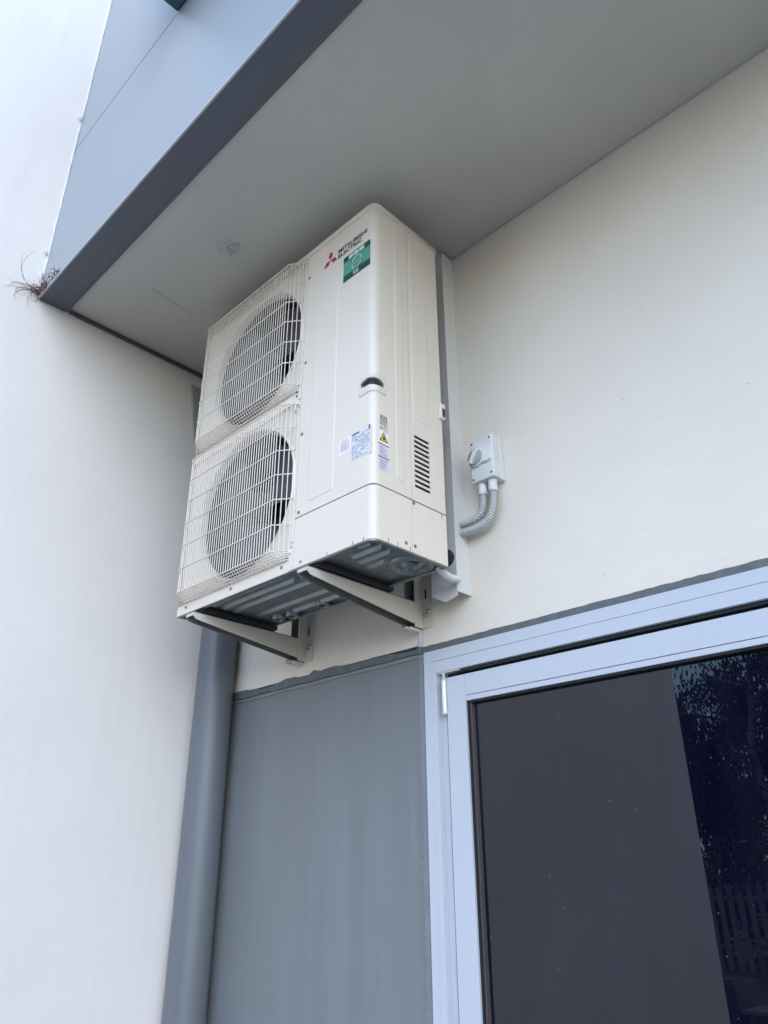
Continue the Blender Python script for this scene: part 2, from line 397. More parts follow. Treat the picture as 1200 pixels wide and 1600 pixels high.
# ---------------------------------------------------------------- downpipe in the corner
dp = root('downpipe', (-1.408, -.085, G), 'round grey painted downpipe in the corner between the two walls', 'pipe')
obj('pipe', lathe([(.08, G), (.08, 0.6), (.08, ZS + .02)], (-1.408, -.085, 0), 'z', 48), 'pipe', dp, True)
obj('clamp', lathe([(.0805, -2.2), (.0825, -2.199), (.0825, -2.171), (.0805, -2.17)], (-1.408, -.085, 0), 'z', 48), 'pipe', dp)

# grey strap on the wing wall, half hidden by the unit
st = root('wall_strap', (XS, -.28, 1.05), 'grey steel strap on the wing wall behind the air conditioner', 'strap')
sb = bmesh.new(); prism([(-.331, 1.345), (-.285, 1.345), (-.252, 1.04), (-.283, 1.04)], 'x', XS + .0005, XS + .014, sb); obj('plate', sb, 'steel', st)
sb = bmesh.new(); prism([(-.337, 1.35), (-.28, 1.35), (-.279, 1.325), (-.332, 1.325)], 'x', XS + .0145, XS + .02, sb); obj('end_clip', sb, 'steel', st)
obj('bolt', lathe([(.009, 0), (.009, .012), (.004, .016), (0, .016)], (XS + .014, -.27, 1.075), 'x', 10), 'bolt', st)

# ---------------------------------------------------------------- air conditioner
A = root('air_conditioner', (-.525, -.345, 0.0), 'tall cream outdoor air conditioner with two stacked fans on wall brackets', 'air conditioner')
RC = .028
UA = RC * math.pi / 2
def wrap(u, off=0.):
    """u: 0 at the sharp front-right corner start of arc; negative along the front, positive round the side"""
    u0 = -RC                                  # arc starts at x=-RC
    if u <= u0: return (u, YF - off)
    if u >= u0 + UA:
        return (off, YF + RC + (u - u0 - UA))
    a = (u - u0) / UA * math.pi / 2
    return (-RC + (RC + off) * math.sin(a), YF + RC - (RC + off) * math.cos(a))
def us(y): return -RC + UA + (y - YF - RC)     # u of a side position y
def wrapgrid(us_, zs_, skip=lambda u, z: False, off=0., bm=None, ret=.008):
    bm = bm or bmesh.new(); V = {}
    def vv(i, j):
        if (i, j) not in V:
            x, y = wrap(us_[i], off); V[i, j] = bm.verts.new((x, y, zs_[j]))
        return V[i, j]
    for i in range(len(us_) - 1):
        for j in range(len(zs_) - 1):
            if skip((us_[i] + us_[i + 1]) / 2, (zs_[j] + zs_[j + 1]) / 2): continue
            f = bm.faces.new((vv(i, j), vv(i + 1, j), vv(i + 1, j + 1), vv(i, j + 1))); f.smooth = True
    if ret:                                   # folded edges
        for j, s in ((0, 1), (len(zs_) - 1, -1)):
            for i in range(len(us_) - 1):
                x0, y0 = wrap(us_[i], off); x1, y1 = wrap(us_[i + 1], off); a0, b0 = wrap(us_[i], off - .0015); a1, b1 = wrap(us_[i + 1], off - .0015); c0, d0 = wrap(us_[i], off - ret); c1, d1 = wrap(us_[i + 1], off - ret)
                z = zs_[j]; quad(bm, [(x0, y0, z), (x1, y1, z), (a1, b1, z - s * .0012), (a0, b0, z - s * .0012)]); quad(bm, [(a0, b0, z - s * .0012), (a1, b1, z - s * .0012), (c1, d1, z - s * .0012), (c0, d0, z - s * .0012)])
        for i, s in ((0, -1), (len(us_) - 1, 1)):
            x0, y0 = wrap(us_[i], off); a0, b0 = wrap(us_[i] + s * .0005, off - ret)
            quad(bm, [(x0, y0, zs_[0]), (x0, y0, zs_[-1]), (a0, b0, zs_[-1]), (a0, b0, zs_[0])])
    return bm
def emboss(bm, u0, u1, z0, z1, h=.002, c=.006, rad=.008):
    """raised panel with rounded corners and chamfered rim on the wrapped surface"""
    def ring(ins, off):
        vs = []; r = max(rad - ins, .002)
        for cx, cz, a0 in ((u1 - ins - r, z1 - ins - r, 0), (u0 + ins + r, z1 - ins - r, 90), (u0 + ins + r, z0 + ins + r, 180), (u1 - ins - r, z0 + ins + r, 270)):
            for k in range(5):
                a = math.radians(a0 + 22.5 * k); x, y = wrap(cx + r * math.cos(a), off); vs.append(bm.verts.new((x, y, cz + r * math.sin(a))))
        return vs
    R0, R1, R2 = ring(0, -.0002), ring(c * .5, h * .75), ring(c, h); n = len(R0)
    for P, Q in ((R0, R1), (R1, R2)):
        for k in range(n): bm.faces.new((P[k], P[(k + 1) % n], Q[(k + 1) % n], Q[k])).smooth = True
    bm.faces.new(R2)
def bossdisc(bm, u, z, r, h=.0009, inner=.8):
    rings = []
    for rr, off in ((r, -.0001), (r * (1 + inner) / 2, h), (r * inner, h * .4), (r * .3, h * .2)):
        rings.append([bm.verts.new((wrap(u + rr * math.cos(a), off)[0], wrap(u + rr * math.cos(a), off)[1], z + rr * math.sin(a))) for a in [2 * math.pi * k / 24 for k in range(24)]])
    for P, Q in zip(rings, rings[1:]):
        for k in range(24): bm.faces.new((P[k], P[(k + 1) % 24], Q[(k + 1) % 24], Q[k])).smooth = True
    bm.faces.new(rings[-1])
arc = [-RC + UA * k / 8 for k in range(9)]
XP = -.366                                     # seam between fan panel and service panel
YS = -.345                                     # seam on the side
ZSM = .1815
# handle opening
HU0, HU1, HZ0, HZ1 = -.070, us(-.455), .505, .585
def hol(u, z): return HU0 < u < HU1 and HZ0 < z < HZ1
ul = sorted(set([XP, HU0, -.16, -.26] + arc + [HU1, us(YS)]))
sp = wrapgrid(ul, [ZSM + .0035, HZ0, HZ1, 1.312], hol)
emboss(sp, -.308, -.182, .222, 1.077)
emboss(sp, us(-.412), us(-.372), .228, 1.298, .0018, .005)
obj('service_panel', sp, 'ac', A)
lc = wrapgrid(sorted(set([XP + .002, -.26, -.16] + arc + [us(YS)])), [.004, ZSM - .003], off=.0012)
for u, z, r in ((-.107, .128, .024), (-.107, .06, .032), (-.053, .135, .013), (-.06, .07, .02), (us(-.425), .137, .013), (us(-.385), .125, .022)): bossdisc(lc, u, z, r)
obj('lower_cover', lc, 'ac', A)
# side rear panel with louvre openings
LY0, LY1 = -.326, -.256
lz = [.237 + i * .0182 for i in range(11)]
zz = [ZSM + .0035]
for z in lz: zz += [z - .0035, z + .0035]
zz += [.46, 1.312]
rp = wrapgrid([us(YS + .0025), us(LY0), us(LY1), us(YB)], zz, lambda u, z: us(LY0) < u < us(LY1) and any(abs(z - q) < .0034 for q in lz))
emboss(rp, us(-.331), us(-.246), .485, 1.300, .0018, .005)
RP = obj('side_panel', rp, 'ac', A)
for z in lz:
    b = bmesh.new()
    vs = [(.0004, z + .0095), (.0042, z + .0042), (.0044, z + .0030), (.0004, z + .0035)]
    A0 = [b.verts.new((q[0], LY0 - .001, q[1])) for q in vs]; A1 = [b.verts.new((q[0], LY1 + .001, q[1])) for q in vs]
    b.faces.new(A0); b.faces.new(A1[::-1])
    for k in range(4): b.faces.new((A0[k], A1[k], A1[(k + 1) % 4], A0[(k + 1) % 4]))
    obj('louvre', b, 'ac', RP)
lr = wrapgrid([us(YS + .002), us(-.28), us(YB)], [.004, ZSM - .003], off=.0008)
emboss(lr, us(-.322), us(-.255), .012, .140, .0012, .004)
obj('side_cover', lr, 'ac', A)
obj('inner_frame', box(XP + .006, -.009, YF + .009, YB - .002, .0215, 1.31), 'acdark', A)
# fan panel with two round openings
FX, FR = -.669, .2885
FZ = (.985, .345)
fp = bmesh.new()
xa, xb = -UW, XP - .0025
for cz, z0, z1 in ((FZ[0], .6685, 1.312), (FZ[1], .002, .6685)):
    n = 72; ro = FR + .004; inner = []; outer = []
    for k in range(n):
        a = 2 * math.pi * (k + .5) / n; c, s = math.cos(a), math.sin(a)
        inner.append(fp.verts.new((FX + ro * c, YF, cz + ro * s)))
        t = min([((xb if c > 0 else xa) - FX) / c if abs(c) > 1e-6 else 9, ((z1 if s > 0 else z0) - cz) / s if abs(s) > 1e-6 else 9])
        outer.append(fp.verts.new((FX + t * c, YF, cz + t * s)))
    for k in range(n): fp.faces.new((inner[k], inner[(k + 1) % n], outer[(k + 1) % n], outer[k]))
    for X_, Z_ in ((xb, z1), (xa, z1), (xa, z0), (xb, z0)):
        k = min(range(n), key=lambda k: ((outer[k].co + outer[(k + 1) % n].co) / 2 - Vector((X_, YF, Z_))).length)
        fp.faces.new((outer[k], outer[(k + 1) % n], fp.verts.new((X_, YF, Z_))))
for x in (xa, xb):
    quad(fp, [(x, YF, .002), (x, YF + (.05 if x == xa else .01), .002), (x, YF + (.05 if x == xa else .01), 1.312), (x, YF, 1.312)])
quad(fp, [(xa, YF, .002), (xb, YF, .002), (xb, YF + .012, .002), (xa, YF + .012, .002)])
FP = obj('fan_panel', fp, 'ac', A)
obj('lower_flange', box(XP - .02, XP + .001, YF - .0022, YF - .0002, .004, ZSM - .002, .0006), 'ac', A)
for cz in FZ:
    R_ = FR
    bl = lathe([(R_ + .0045, -.0002), (R_ + .002, -.0045), (R_ - .002, -.005), (R_ - .006, -.001), (R_ - .009, .006), (R_ - .012, .014), (R_ - .013, .024)], (FX, YF, cz), 'y', 72)
    obj('bell_mouth', bl, 'ac', FP, True)
    obj('shroud', lathe([(R_ - .013, .0242), (R_ - .012, .09), (R_ + .005, .11)], (FX, YF, cz), 'y', 72), 'fan', FP, True)
# coil and interior
obj('coil', box(-UW + .012, XP - .006, YF + .19, YB - .004, .02, 1.31), 'acdark', A)
obj('corner_post', box(-UW, -UW + .03, YB - .03, YB, .01, 1.312), 'ac', A)
obj('side_coil', box(-UW + .004, -UW + .011, YF + .055, YB - .035, .02, 1.30), 'acdark', A)
# fans
def fan(cz):
    f = obj('fan', lathe([(0, -.012), (.03, -.012), (.055, -.004), (.062, .012), (.062, .07), (.0, .07)], (FX, YF + .045, cz), 'y', 32), 'fan', A, True)
    for k in range(3):
        b = bmesh.new(); a0 = 2 * math.pi * k / 3 + .5; NR, NA = 6, 10; V = {}
        for i in range(NR + 1):
            r = .055 + (.255 - .055) * i / NR; sw = 1.70 + .25 * i / NR; sk = .35 * (i / NR)
            for j in range(NA + 1):
                t = j / NA; a = a0 + sk + (t - .5) * sw
                V[i, j] = b.verts.new((FX + r * math.cos(a), YF + .042 + .075 * t - .02 * math.sin(math.pi * t), cz + r * math.sin(a)))
        for i in range(NR):
            for j in range(NA): b.faces.new((V[i, j], V[i + 1, j], V[i + 1, j + 1], V[i, j + 1])).smooth = True
        obj('blade', b, 'fan', f)
for cz in FZ: fan(cz)
# top lid
b = bmesh.new()
pl = [(-UW - .004, YB + .003), (-UW - .004, YF - .004)] + [(-RC + (RC + .004) * math.sin(a), YF + RC - (RC + .004) * math.cos(a)) for a in [math.pi / 2 * k / 8 for k in range(9)]] + [(.004, YB + .003)]
def rg(ins, z):
    out = []
    cx, cy = -UW / 2, (YF + YB) / 2
    for q in pl: out.append(b.verts.new((q[0] + (ins if q[0] < cx else -ins), q[1] + (ins if q[1] < cy else -ins), z)))
    return out
rs = [rg(0, 1.3085), rg(0, 1.331), rg(.002, 1.336), rg(.007, 1.338)]
for P, Q in zip(rs, rs[1:]):
    for k in range(len(pl)): b.faces.new((P[k], P[(k + 1) % len(pl)], Q[(k + 1) % len(pl)], Q[k])).smooth = True
b.faces.new(rs[-1]); b.faces.new(rs[0][::-1])
obj('top_lid', b, 'ac', A)
# base pan with ribs, drain bosses and holes
bp_ = prism([(-UW + .003, YB - .003), (-UW + .003, YF + .003)] + [(-RC + (RC - .003) * math.sin(a), YF + RC - (RC - .003) * math.cos(a)) for a in [math.pi / 2 * k / 8 for k in range(9)]] + [(-.003, YB - .003)], 'z', .012, .02)
BPo = obj('base_pan', bp_, 'galv', A)
b = bmesh.new()
pl2 = [(-UW + .0015, YB - .001), (-UW + .0015, YF + .0015)] + [(-RC + (RC - .0015) * math.sin(a), YF + RC - (RC - .0015) * math.cos(a)) for a in [math.pi / 2 * k / 8 for k in range(9)]] + [(-.0015, YB - .001)]
for k in range(len(pl2)):
    p0, p1 = pl2[k], pl2[(k + 1) % len(pl2)]
    quad(b, [(*p0, -.001), (*p1, -.001), (*p1, .03), (*p0, .03)])
    c = Vector((-UW / 2, (YF + YB) / 2)); i0 = [p0[0] + (.012 if p0[0] < c.x else -.012), p0[1] + (.012 if p0[1] < c.y else -.012)]; i1 = [p1[0] + (.012 if p1[0] < c.x else -.012), p1[1] + (.012 if p1[1] < c.y else -.012)]
    quad(b, [(*p0, -.001), (*p1, -.001), (*i1, -.001), (*i0, -.001)]); quad(b, [(*i0, -.001), (*i1, -.001), (*i1, .014), (*i0, .014)])
obj('pan_rim', b, 'galv', A)
def rib(x0, x1, y, wd, h=.012):
    b = bmesh.new(); ins = .014
    o = [(x0, y - wd), (x1, y - wd), (x1, y + wd), (x0, y + wd)]; i = [(x0 + ins, y - wd + .007), (x1 - ins, y - wd + .007), (x1 - ins, y + wd - .007), (x0 + ins, y + wd - .007)]
    O = [b.verts.new((*q, .0122)) for q in o]; I = [b.verts.new((*q, .0122 - h)) for q in i]
    for k in range(4): b.faces.new((O[k], O[(k + 1) % 4], I[(k + 1) % 4], I[k]))
    b.faces.new(I)
    obj('rib', b, 'galv', BPo)
for y in (-.482, -.433, -.385): rib(-.86, -.43 if y < -.4 else -.40, y, .015)
rib(-.84, -.31, -.292, .013); rib(-.70, -.32, -.232, .010)
for y, x0, x1 in ((-.475, -.10, -.03), (-.43, -.17, -.03), (-.385, -.19, -.04), (-.34, -.20, -.11)): rib(x0, x1, y, .014)
rib(-1.03, -.96, -.40, .03)
def cup(x, y, r, h=.016):
    o = obj('drain_boss', lathe([(r * 1.35, .012), (r * 1.2, .0), (r, .012 - h), (r * .8, .012 - h), (r * .78, .006), (0, .008)], (x, y, 0), 'z', 24), 'galv', BPo, True)
    obj('hole', lathe([(r * .74, 0), (0, -.0004)], (x, y, .012 - h + .006), 'z', 20), 'hole', o)
for x, y in ((-.418, -.218), (-.560, -.215), (-.730, -.215), (-.80, -.225), (-1.0, -.30)): cup(x, y, .022)
obj('boss', lathe([(.078, .0125), (.072, .004), (.06, .002), (.055, .0115), (.034, .0115), (.03, .002), (.018, .002), (.016, .009), (0, .009)], (-.088, -.255, 0), 'z', 40), 'galv', BPo, True)
obj('slot', box(-.075, -.045, -.283, -.262, .0085, .0118), 'hole', BPo)
# feet
for x in (-.285, -.917):
    obj('foot', box(x - .022, x + .03, YF + .012, YB + .02, -.010, .011, .003), 'rubber', A)
# screws
sm = {}
def screw(x, y, z, side=False, r=.0048):
    key = (side, r)
    if key not in sm:
        b = lathe([(r * 1.25, 0), (r * 1.25, -.0008), (r, -.001), (r * .85, -.003), (0, -.0035)] if not side else [(r * 1.25, 0), (r * 1.25, .0008), (r, .001), (r * .85, .003), (0, .0035)], (0, 0, 0), 'x' if side else 'y', 10)
        me = bpy.data.meshes.new('screw')
        for f in b.faces: f.smooth = True
        b.to_mesh(me); b.free(); me.materials.append(MT['screw']); sm[key] = me
    o = bpy.data.objects.new('screw', sm[key]); C.objects.link(o); o.parent = A; o.location = Vector((x, y, z)) - ORG[A.name]
for x, z in ((-.353, 1.199), (-.351, .800), (-.349, .200), (-.326, .019), (-.424, .027), (-.705, .026), (-.99, .026), (-1.030, .699), (-.392, .676), (-.392, .693), (-.397, .052), (-1.035, .055), (-.39, 1.318 - .01), (-.352, .50)): screw(x, YF, z, r=.0048)
for z in (.083, .10, .62, .655): screw(-.374, YF - .0022 if z < .18 else YF, z, r=.0022)
for y, z in ((-.336, .172), (-.374, .026), (-.334, .027)): screw(.0012, y, z, True)
screw(-.395, YF, 1.296)
b = bmesh.new()
for x in (-.20, -.085, -.04): box(x - .0008, x + .0008, YF - .0018, YF - .0008, .004, .016, bm=b)
for y in (-.45, -.41, -.355): box(.0008, .0018, y - .0008, y + .0008, .004, .018, bm=b)
box(.001, .002, -.203, -.2015, .163, .18, bm=b)
obj('slits', b, 'seam', A)
# corner handle
b = bmesh.new(); NU, NZ = 96, 64; V = {}
hu, hz = (HU0 + HU1) / 2, (HZ0 + HZ1) / 2; su, sz = (HU1 - HU0) / 2, (HZ1 - HZ0) / 2
def hprof(a, c):
    # outline arched along its top and hollowed along its lower middle; a sunk pocket in between
    zc = c - .20 * (math.cos(a * 1.45) - .55)
    e = (abs(a) ** 6 + abs(zc / .86) ** 6) ** (1 / 6)
    if e > .99: return 0.0
    rim = .0032 * min(1, (.99 - e) / .05)
    inn = (abs(a / .84) ** 3.2 + abs((zc - .12 + .12 * a) / .34) ** 3.2) ** (1 / 3.2)
    if inn < 1: return rim - .0165 * min(1, (1 - inn) / .14)
    return rim
for i in range(NU + 1):
    for j in range(NZ + 1):
        a = -1 + 2 * i / NU; c = -1 + 2 * j / NZ
        x, y = wrap(hu + a * su, hprof(a, c)); V[i, j] = b.verts.new((x, y, hz + c * sz))
for i in range(NU):
    for j in range(NZ):
        f = b.faces.new((V[i, j], V[i + 1, j], V[i + 1, j + 1], V[i, j + 1])); f.smooth = True
        a = -1 + 2 * (i + .5) / NU; c = -1 + 2 * (j + .5) / NZ
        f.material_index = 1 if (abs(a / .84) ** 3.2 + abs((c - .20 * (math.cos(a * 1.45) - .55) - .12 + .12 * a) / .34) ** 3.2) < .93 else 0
obj('handle', b, ['handle', mat('handle_pocket_shade', (.15, .14, .12), .6)], A)  # shade of the sunk pocket is put into its darker colour
# rear handle at the back edge of the side and its twin on the left
def rearhandle(x, y, z, s):
    a, b_ = sorted((x - s * .002, x + s * .013))
    o = obj('grip', box(a, b_, y - .006, y + .022, z - .032, z + .032, .005, seg=3), 'ac', A)
    a, b_ = sorted((x + s * .0135, x + s * .0128))
    obj('grip_hollow_shade', box(a, b_, y + .001, y + .016, z - .024, z + .010), 'acdark', o)  # flat dark patches paint the shade of the grip's hollow
    obj('grip_hollow_shade', box(min(x, x + s * .011), max(x, x + s * .011), y + .0235, y + .0245, z - .03, z + .03), 'acdark', o)
rearhandle(0, YB - .012, .575, 1)
rearhandle(-UW, YF + .012, .572, -1)

# wire guards
def guard(zt, zb, zbb):
    YG = YF - .038
    g = obj('fan_guard', tube([(-1.043, YF - .001, zt + .006), (-1.043, YF - .004, zbb)], .0018, 6), 'acw', A)
    xl, xl2, xr2, xr = -1.045, -1.002, -.436, -.384
    def yx(x):
        if x < xl2: return YG + (YF - .003 - YG) * (xl2 - x) / (xl2 - xl)
        if x > xr2: return YG + (YF - .003 - YG) * (x - xr2) / (xr - xr2)
        return YG
    rows = [zt + (zb - zt) * i / 6 for i in range(7)]
    for z in rows:
        pts = [(xl, YF + .0005, z), (xl2, YG - .0022, z), (xr2, YG - .0022, z), (xr - .006, YF - .006, z), (xr + .004, YF - .003, z)]
        obj('cross_wire', tube(pts, .0021, 6), 'acw', g)
    obj('cross_wire', tube([(xl, YF - .004, zt + .004), (xr, YF - .004, zt + .004)], .0018, 6), 'acw', g)
    for k in range(1, 5):                                     # mesh of the sloping lower ledge
        t = k / 4.6; z = zb + (zbb - zb) * t
        ys = lambda y: y + (YF - .004 - y) * t
        obj('ledge_wire', tube([(xl + .001, YF - .002, z), (xl2, ys(YG) - .002, z), (xr2, ys(YG) - .002, z), (xr, YF - .004, z)], .0017, 6), 'acw', g)
    NV = 45
    for i in range(NV + 1):
        x = xl + .003 + (xr - xl - .005) * i / NV; y = yx(x)
        pts = [(x, YF - .002, zt + .004), (x, min(y + .006, YF - .002), zt + .003), (x, y, zt - .003), (x, y, zb + .003), (x, y + (YF - .004 - y) * .06, zb - .002), (x, YF - .003, zbb)]
        if y > YF - .010: pts = [(x, y, zt + .002), (x, y, zb), (x, YF - .003, zbb)]
        obj('wire', tube(pts, .0018, 5), 'acw', g)
    # corner feet of the guard
    for z in (zt - .002, zb - .006):
        obj('guard_foot', box(xr - .004, xr + .008, YF - .007, YF - .0005, z - .006, z + .006, .0015), 'acw', g)
    obj('end_clip', tube([(xr - .004, YF - .004, zt - .012), (xr + .001, YF - .012, zt - .014), (xr + .002, YF - .012, zt - .034), (xr - .004, YF - .004, zt - .037)], .003, 6), 'acw', g)
guard(1.298, .727, .691)
guard(.640, .074, .040)

# ---- print on the cabinet
def text_mesh(body, size, bold=0.):
    cu = bpy.data.curves.new('lettering', 'FONT'); cu.body = body; cu.size = size; cu.offset = bold; cu.resolution_u = 3
    o = bpy.data.objects.new('lettering', cu); C.objects.link(o)
    bpy.context.view_layer.update()
    me = bpy.data.meshes.new_from_object(o.evaluated_get(bpy.context.evaluated_depsgraph_get()))
    bpy.data.objects.remove(o); bpy.data.curves.remove(cu)
    b = bmesh.new(); b.from_mesh(me); bpy.data.meshes.remove(me); return b
def lettering(name, body, x0, x1, z0, z1, material, parent, side=False, off=.0012, bold=.0):
    b = text_mesh(body, 1.0, bold)
    xs = [v.co.x for v in b.verts]; ys = [v.co.y for v in b.verts]; ax, bx, ay, by = min(xs), max(xs), min(ys), max(ys)
    for v in b.verts:
        t = x0 + (x1 - x0) * (v.co.x - ax) / (bx - ax); z = z0 + (z1 - z0) * (v.co.y - ay) / (by - ay)
        v.co = (off, t, z) if side else (t, YF - off, z)
    return obj(name, b, material, parent)
def patch(name, x0, x1, z0, z1, material, parent, side=False, off=.0006):
    b = bmesh.new()
    if side: box(.0, off, x0, x1, z0, z1, bm=b)
    else: box(x0, x1, YF - off, YF, z0, z1, bm=b)
    return obj(name, b, material, parent)
lg = None
for ang in (90, 210, 330):
    b = bmesh.new(); s = .0245; c = Vector((-.232, 1.2085)); a = math.radians(ang); h = math.radians(30)
    P4 = [c + Vector((math.cos(a), math.sin(a))) * .0008, c + Vector((math.cos(a - h), math.sin(a - h))) * s, c + Vector((math.cos(a), math.sin(a))) * s * math.sqrt(3), c + Vector((math.cos(a + h), math.sin(a + h))) * s]
    prism([tuple(q) for q in P4], 'y', YF - .0008, YF - .0001, b)
    obj('emblem_diamond', b, 'red', A)
lettering('lettering', 'MITSUBISHI', -.188, -.036, 1.2085, 1.2275, 'ink', A, bold=.022)
lettering('lettering', 'ELECTRIC', -.188, -.062, 1.1835, 1.2025, 'ink', A, bold=.022)
lb = patch('green_label', -.158, -.020, 1.048, 1.164, 'lgreen', A)
patch('label_band', -.158, -.020, 1.1385, 1.164, 'dgreen', lb, off=.0010); patch('label_band', -.158, -.020, 1.048, 1.077, 'dgreen', lb, off=.0010)
for x0, x1 in ((-.130, -.106), (-.102, -.080), (-.076, -.050)): patch('label_block', x0, x1, 1.1425, 1.1585, 'pale', lb, off=.0014)
lettering('lettering', 'R32', -.105, -.078, 1.054, 1.0715, 'pale', lb, off=.0016, bold=.03)
for s in (1, -1):
    pts = [(-.089 + s * (.0 + .030 * math.cos(a)) * .75, YF - .0011, 1.107 + s * .011 + s * .016 * math.sin(a)) for a in [math.pi * (-.12 + 1.15 * k / 12) for k in range(13)]]
    obj('label_swirl', tube(pts, .0017, 5), 'pale', lb)
    pts = [(q[0] - s * .005, q[1] + .0002, q[2] + s * .0035) for q in pts[4:]]
    obj('label_swirl', tube(pts, .0017, 5), 'dgreen', lb)
obj('label_arrow', box(-.125, -.055, YF - .0009, YF, 1.104, 1.110), 'orange', lb)
# rating plate and small stickers
st_ = patch('pink_sticker', -.157, -.103, .333, .388, 'white', A)
patch('print', -.152, -.108, .341, .374, 'pinkp', st_, off=.0009); patch('print', -.150, -.116, .3775, .3815, 'pinkink', st_, off=.0009)
for k in range(5): patch('print', -.149, -.125 + .003 * (k % 3), .3455 + .0056 * k, .3472 + .0056 * k, 'pinkink', st_, off=.0012)
rp_ = patch('rating_plate', -.100, -.012, .290, .388, 'platep', A)
for k in range(15):
    z = .2945 + k * .0056; x = -.097
    while x < -.022 - (.02 if k % 4 == 1 else 0):
        ln = random.uniform(.006, .02); x2 = min(x + ln, -.018)
        if random.random() < .86: patch('print', x, x2, z, z + random.choice((.0022, .0028, .0034)), 'greyink', rp_, off=.0009)
        x = x2 + random.uniform(.002, .006)
patch('print', -.097, -.064, .3805, .3855, 'ink', rp_, off=.0010)
for z in (.376, .384): patch('print', -.022, -.015, z, z + .006, 'ink', rp_, off=.0010)
# side stickers
wl_ = patch('warning_label', -.490, -.444, .236, .376, 'white', A, True)
b = bmesh.new(); prism([(-.486, .3385), (-.447, .3385), (-.4665, .374)], 'x', .0006, .0009, b); obj('print', b, 'ink', wl_)
b = bmesh.new(); prism([(-.4815, .3412), (-.4515, .3412), (-.4665, .369)], 'x', .0006, .0012, b); obj('print', b, 'yellow', wl_)
b = bmesh.new(); prism([(-.4705, .3445), (-.4625, .3445), (-.4600, .350), (-.4640, .354), (-.4665, .362), (-.4690, .354), (-.4720, .350)], 'x', .0006, .0015, b); obj('print', b, 'ink', wl_)
patch('print', -.490, -.444, .325, .3295, 'crimson', wl_, True, .0010); patch('print', -.490, -.444, .2785, .283, 'crimson', wl_, True, .0010)
patch('print', -.489, -.445, .2845, .3240, 'lav', wl_, True, .0009); patch('print', -.489, -.445, .2375, .2775, 'lav', wl_, True, .0009)
for z0 in (.288, .241):
    for k in range(6):
        patch('print', -.486, -.486 + random.uniform(.02, .036), z0 + k * .0058, z0 + k * .0058 + .0024, 'greyink', wl_, True, .0012)
b = lettering('lettering', 'R32', -.482, -.452, .4165, .4285, 'ink', A, True, bold=.01)
pr = patch('print_block', -.484, -.450, .4305, .4335, 'greyink', A, True)
for k in range(5): patch('print', -.485, -.449 - .002 * (k % 3), .4125 - k * .0038, .4143 - k * .0038, 'greyink', pr, True)
for y0, y1, z0, z1 in ((-.484, -.472, .382, .390), (-.464, -.452, .378, .392)):
    b = bmesh.new()
    tube([(.0008, y0, z0), (.0008, y1, z0), (.0008, y1, z1), (.0008, y0, z1), (.0008, y0, z0)], .0009, 4, b); obj('print', b, 'greyink', pr)

# ---------------------------------------------------------------- wall brackets
def bracket(x, label):
    r = root('wall_bracket', (x, 0, -.1), label, 'bracket', 'painted steel brackets under the air conditioner')
    tip = YF - .022
    # upright on the wall
    b = bmesh.new(); box(x, x + .042, -.0062, -.0008, -.104, .10, bm=b); obj('wall_plate', b, 'brk', r)
    b = bmesh.new(); prism([(-.0062, -.104), (-.045, -.104), (-.045, .10), (-.0062, .10)], 'x', x, x + .0035, b); obj('upright', b, 'brk', r)
    # tapered channel arm, open below: two webs under a top plate
    prof = [(tip, -.0172), (-.046, -.0172), (-.046, -.094), (tip + .016, -.040), (tip, -.028)]
    b = bmesh.new(); prism(prof, 'x', x, x + .003, b); obj('arm_web', b, 'brk', r)
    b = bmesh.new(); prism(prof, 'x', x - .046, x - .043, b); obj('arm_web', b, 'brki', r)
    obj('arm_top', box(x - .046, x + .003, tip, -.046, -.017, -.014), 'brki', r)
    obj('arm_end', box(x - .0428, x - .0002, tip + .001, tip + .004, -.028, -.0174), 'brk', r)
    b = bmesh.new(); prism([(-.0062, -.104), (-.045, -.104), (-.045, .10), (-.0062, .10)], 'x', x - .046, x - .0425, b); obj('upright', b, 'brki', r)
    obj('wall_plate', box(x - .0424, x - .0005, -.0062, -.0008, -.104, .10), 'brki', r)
    # slot, bolts and the lower stop
    obj('slot', box(x + .016, x + .023, -.0072, -.0063, .0, .036, .0004), 'hole', r)
    for z, xx in ((-.060, .018), (-.046, .030)):
        obj('bolt', lathe([(.0085, 0), (.0085, -.0015), (.0058, -.002), (.0058, -.007), (0, -.0075)], (x + xx, -.0064, z), 'y', 12), 'bolt', r)
    obj('bolt', lathe([(.007, 0), (.007, -.016), (.0, -.016)], (x - .020, tip + .05, -.0175), 'z', 10), 'bolt', r)
    obj('stop_block', box(x - .040, x - .004, -.062, -.012, -.116, -.1045, .003), 'brk', r)
    obj('stop_block', lathe([(.010, 0), (.010, -.022), (0, -.022)], (x - .026, -.050, -.108), 'y', 12), 'bolt', r)
    return r
b1 = bracket(-.270, 'painted steel wall bracket under the air conditioner nearest the door frame')
def copy_tree(o, parent=None, loc=None):
    c = o.copy(); C.objects.link(c); c.parent = parent
    if loc: c.location = loc
    for ch in list(o.children): copy_tree(ch, c)
    return c
b2 = copy_tree(b1, None, (-.902, 0, -.1)); b2['label'] = 'painted steel wall bracket under the air conditioner nearest the wing wall'

